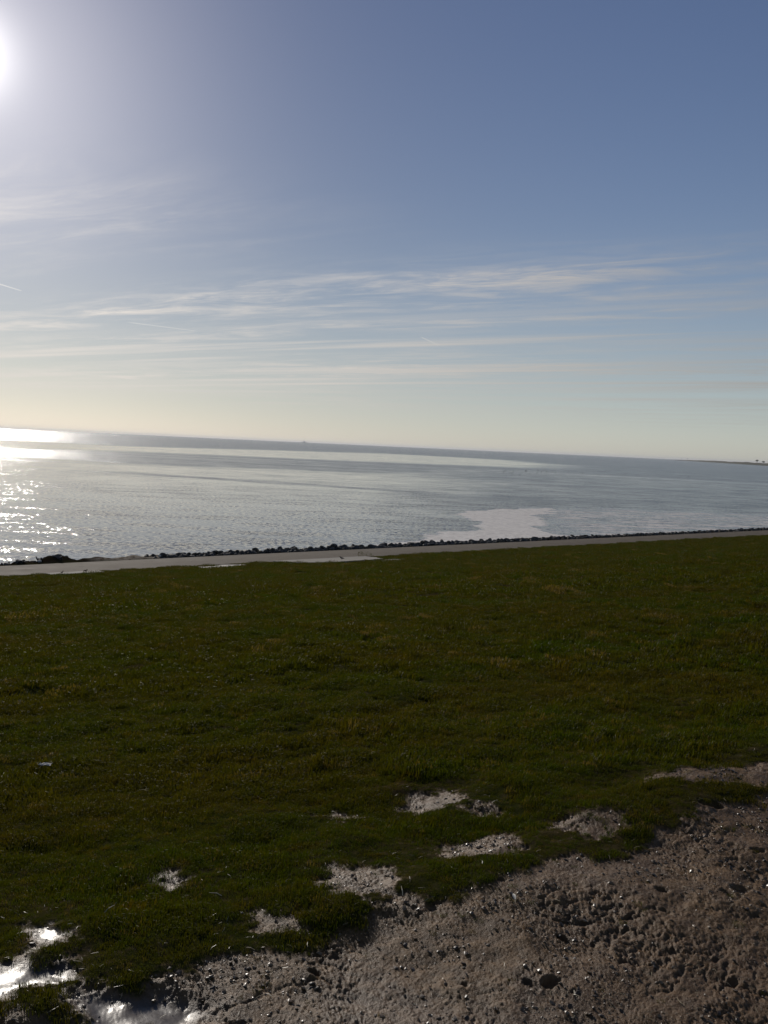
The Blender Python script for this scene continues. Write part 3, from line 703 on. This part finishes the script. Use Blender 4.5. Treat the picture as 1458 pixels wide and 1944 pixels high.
# ------------------------------------------------------------------ far coast with trees and masts, ship on the horizon
M_coast = plain('far_dike_grass', (.06, .058, .032), .9, .1); M_bark = plain('bark', (.05, .04, .03)); M_leaf = plain('far_foliage', (.035, .045, .018), .8, .2)
M_steel = plain('grey_steel', (.16, .16, .16)); M_ship = plain('ship_paint', (.55, .55, .53), .5)
def polar(a, d): return d*math.sin(math.radians(a)), d*math.cos(math.radians(a))
def build_coast():
    ctl = [(57.3, 8000), (58, 6900), (59.5, 5400), (61, 4200), (62.5, 3500), (64, 3000), (67, 2300), (71, 1800), (76, 1500), (82, 1300)]
    V = []; n = 160
    for i in range(n):
        a = 57.3+(82-57.3)*i/(n-1); d = float(np.interp(a, [c[0] for c in ctl], [c[1] for c in ctl]))
        h = 8.6+1.3*math.sin(a*7)*math.sin(a*3.1)+random.uniform(-.3, .3); h = min(h*min(1, .1+(a-57.3)/1.6), 8.3+d*.0009)
        for dd, z in ((0, -1.3), (25, 1.2), (70, h*.9), (82, h), (95, h), (150, 1.5), (900, 1.0), (905, -1.5)):
            x, y = polar(a, d+dd*(1+(d/6000))); V.append((x, y, z))
    tag(mesh_np('far_coast', V, grid_faces(n, 8), M_coast, smooth=False), kind='structure')
    def on(a, back=88):
        d = float(np.interp(a, [c[0] for c in ctl], [c[1] for c in ctl])); return (*polar(a, d+back*(1+d/6000)), 8.2), d
    def tree(a, w, h, seed, label):
        (x, y, z), d = on(a); t = empty('tree', (x, y, z)); r = np.random.default_rng(seed)
        V, F = loft([(0, 0, -1.5), (.1, 0, h*.3), (.3, 0, h*.6), (.2, 0, h*.85)], [w*.05, w*.04, w*.025, w*.01], 7); 
        for k in range(4):
            a2 = r.uniform(0, 6.28); v2, f2 = loft([(0, 0, h*.35), (math.cos(a2)*w*.2, math.sin(a2)*w*.2+.01, h*.55), (math.cos(a2)*w*.38, math.sin(a2)*w*.38+.01, h*.7)], [w*.025, w*.015, w*.006], 5)
            F += [tuple(q+len(V) for q in ff) for ff in f2]; V += v2
        pydata('trunk', V, F, M_bark, t)
        V = []; F = []
        cl = [(r.uniform(-.36, .36)*w, r.uniform(-.36, .36)*w, h*r.uniform(.5, .92), w*r.uniform(.12, .24)) for _ in range(11)]
        for c in cl:
            for _ in range(60):
                q = r.normal(size=3); q *= c[3]*r.random()**.4/np.linalg.norm(q); p = np.array(c[:3])+q*np.array([1, 1, .75])
                e1 = r.normal(size=3)*.5; e2 = r.normal(size=3)*.5; k = len(V)
                V += [p-e1-e2, p+e1-e2, p+e1+e2, p-e1+e2]; F.append((k, k+1, k+2, k+3))
        pydata('crown', V, F, M_leaf, t); tag(t, label, 'tree')
    tree(61.80, 10, 12, 1, 'taller lone tree standing up from the far shore on the horizon')
    tree(62.16, 11, 6.5, 2, 'low rounded tree right beside the taller one on the far shore')
    for a, h, lab in ((57.67, 17, 'taller thin mast on the far shore'), (58.0, 13, 'shorter thin mast on the far shore')):
        (x, y, z), d = on(a); t = empty('mast', (x, y, z-3))
        V, F = loft([(0, 0, -2), (0, 0, h*.5), (0, 0, h)], [1.1, .8, .5], 8); pydata('pole', V, F, M_steel, t)
        V, F = loft([(-2.8, 0, h*.8), (0, 0, h*.82), (2.8, 0, h*.8)], [.35, .5, .35], 6); pydata('crossarm', V, F, M_steel, t)
        tag(t, lab, 'mast')
def build_ship():
    x, y = polar(34.9, 9500); t = empty('ship', (x, y, WZ), math.radians(-34.9))
    V = []; F = []
    sec = [(-27, 3.0, 5.5), (-24, 4.5, 5), (0, 5.2, 4.6), (18, 4.4, 5.2), (27, .3, 7)]
    for xx, w, h in sec: V += [(xx*.97, -w*.6, -1), (xx, -w, h), (xx, w, h), (xx*.97, w*.6, -1)]
    for i in range(4):
        a = i*4; F += [(a, a+1, a+5, a+4), (a+1, a+2, a+6, a+5), (a+2, a+3, a+7, a+6)]
    F += [(0, 3, 2, 1), (16, 17, 18, 19)]; pydata('hull', V, F, M_ship, t)
    def box(nm, x0, x1, w, z0, z1):
        v = [(a, b, c) for a in (x0, x1) for b in (-w, w) for c in (z0, z1)]
        pydata(nm, v, [(0, 1, 3, 2), (4, 6, 7, 5), (0, 4, 5, 1), (2, 3, 7, 6), (1, 5, 7, 3), (0, 2, 6, 4)], M_ship, t)
    box('superstructure', -12, 8, 4, 4.8, 13); box('bridge', -6, 5, 3.6, 13.01, 19); box('funnel', -10, -7.5, 1.4, 13.01, 20)
    V, F = loft([(0, 0, 19), (0, 0, 29)], [.8, .5], 6); pydata('mast', V, F, M_ship, t)
    tag(t, 'faint pale ship on the sea horizon', 'ship')
build_coast(); build_ship()

# ------------------------------------------------------------------ small things in the grass
M_white = plain('bleached_plastic', (.50, .46, .38), .6); M_straw = plain('dry_straw', (.50, .42, .27), .4, .5)
def build_small():
    r = np.random.default_rng(9); x0, y0 = 2.11, 5.77; V = []; nx, ny = 9, 6
    for i in range(nx):
        for j in range(ny):
            u, v = (i/(nx-1)-.5)*.075, (j/(ny-1)-.5)*.045; V.append((u+r.normal(0, .005), v+r.normal(0, .004), .020+r.uniform(0, .010)))
    F = [(i*ny+j, (i+1)*ny+j, (i+1)*ny+j+1, i*ny+j+1) for i in range(nx-1) for j in range(ny-1)]
    o = pydata('litter_scrap', V, F, M_white); o.location = (x0, y0, gz(x0, y0)+.012); o.rotation_euler = (0, 0, -.6)
    md = o.modifiers.new('thick', 'SOLIDIFY'); md.thickness = .0015
    tag(o, 'crumpled white scrap of litter lying alone on the dark grass', 'litter')
    for x, y, L, rz, lab in ((1.37, 3.08, .045, .2, 'short pale straw on the grass above the puddles'), (2.29, 2.52, .05, 1.0, 'pale straw at the ragged edge of the turf'),
                             (2.24, 2.69, .035, 2.0, 'pale straw stub in front of the middle bare patch'), (1.76, 3.0, .05, 2.6, 'thin upright straw between puddles and middle patch')):
        V, F = loft([(-L/2, 0, 0), (-L*.1, 0, .006), (L/2, 0, .002)], [.0014, .0016, .0008], 6)
        o = pydata('straw', V, F, M_straw); o.location = (x, y, float(ground_z(np.array([x]), np.array([y]))[0])+.022); o.rotation_euler = (.1, -.25, rz); tag(o, lab, 'straw')
    x, y = 2.59, 2.22; t = empty('feather', (x, y, float(ground_z(np.array([x]), np.array([y]))[0])+.008), .9)
    V, F = loft([(-.03, 0, 0), (0, 0, .004), (.03, 0, .001)], [.0008, .0007, .0003], 5); pydata('quill', V, F, M_straw, t)
    V = []; F = []
    for i in range(9):
        u = i/8; w = .007*math.sin(math.pi*(.15+.8*u)); xx = -.012+.045*u; zz = .004*math.sin(math.pi*u)+.001
        V += [(xx, -w, zz+.002), (xx, 0, zz), (xx, w, zz+.002)]
    for i in range(8): F += [(i*3, i*3+3, i*3+4, i*3+1), (i*3+1, i*3+4, i*3+5, i*3+2)]
    o = pydata('vane', V, F, M_white, t); tag(t, 'small curved white feather lying on the trodden mud', 'feather')
    for x, y, z, s, lab in ((27.5, 55.45, .12, .13, 'pale stone lying on top of the dark revetment stones'), (19.7, 55.5, .12, .13, 'pale stone at the path edge beneath the boulder bank')):
        v, f = SHAPES[3]; o = pydata('pale_stone', v*s, f, M_white); o.location = (x, y, z); tag(o, lab, 'stone')
build_small()

# ------------------------------------------------------------------ the air over the sea
def build_haze():
    m = bpy.data.materials.new('sea_air'); m.use_nodes = True; g = NT(m.node_tree); g.n.clear()
    v = g.new('ShaderNodeVolumePrincipled'); v.inputs['Color'].default_value = (.9, .92, .95, 1); v.inputs['Density'].default_value = HAZE; v.inputs['Anisotropy'].default_value = .3
    o = g.new('ShaderNodeOutputMaterial'); g.l.new(v.outputs[0], o.inputs['Volume'])
    V = [(x, y, z) for x in (-9500, 31000) for y in (-9500, 31000) for z in (-6, 45)]
    h = pydata('haze', V, [(0, 1, 3, 2), (4, 6, 7, 5), (0, 4, 5, 1), (2, 3, 7, 6), (1, 5, 7, 3), (0, 2, 6, 4)], m)
    tag(h, kind='stuff')
HAZE = 3.8e-5
build_haze()
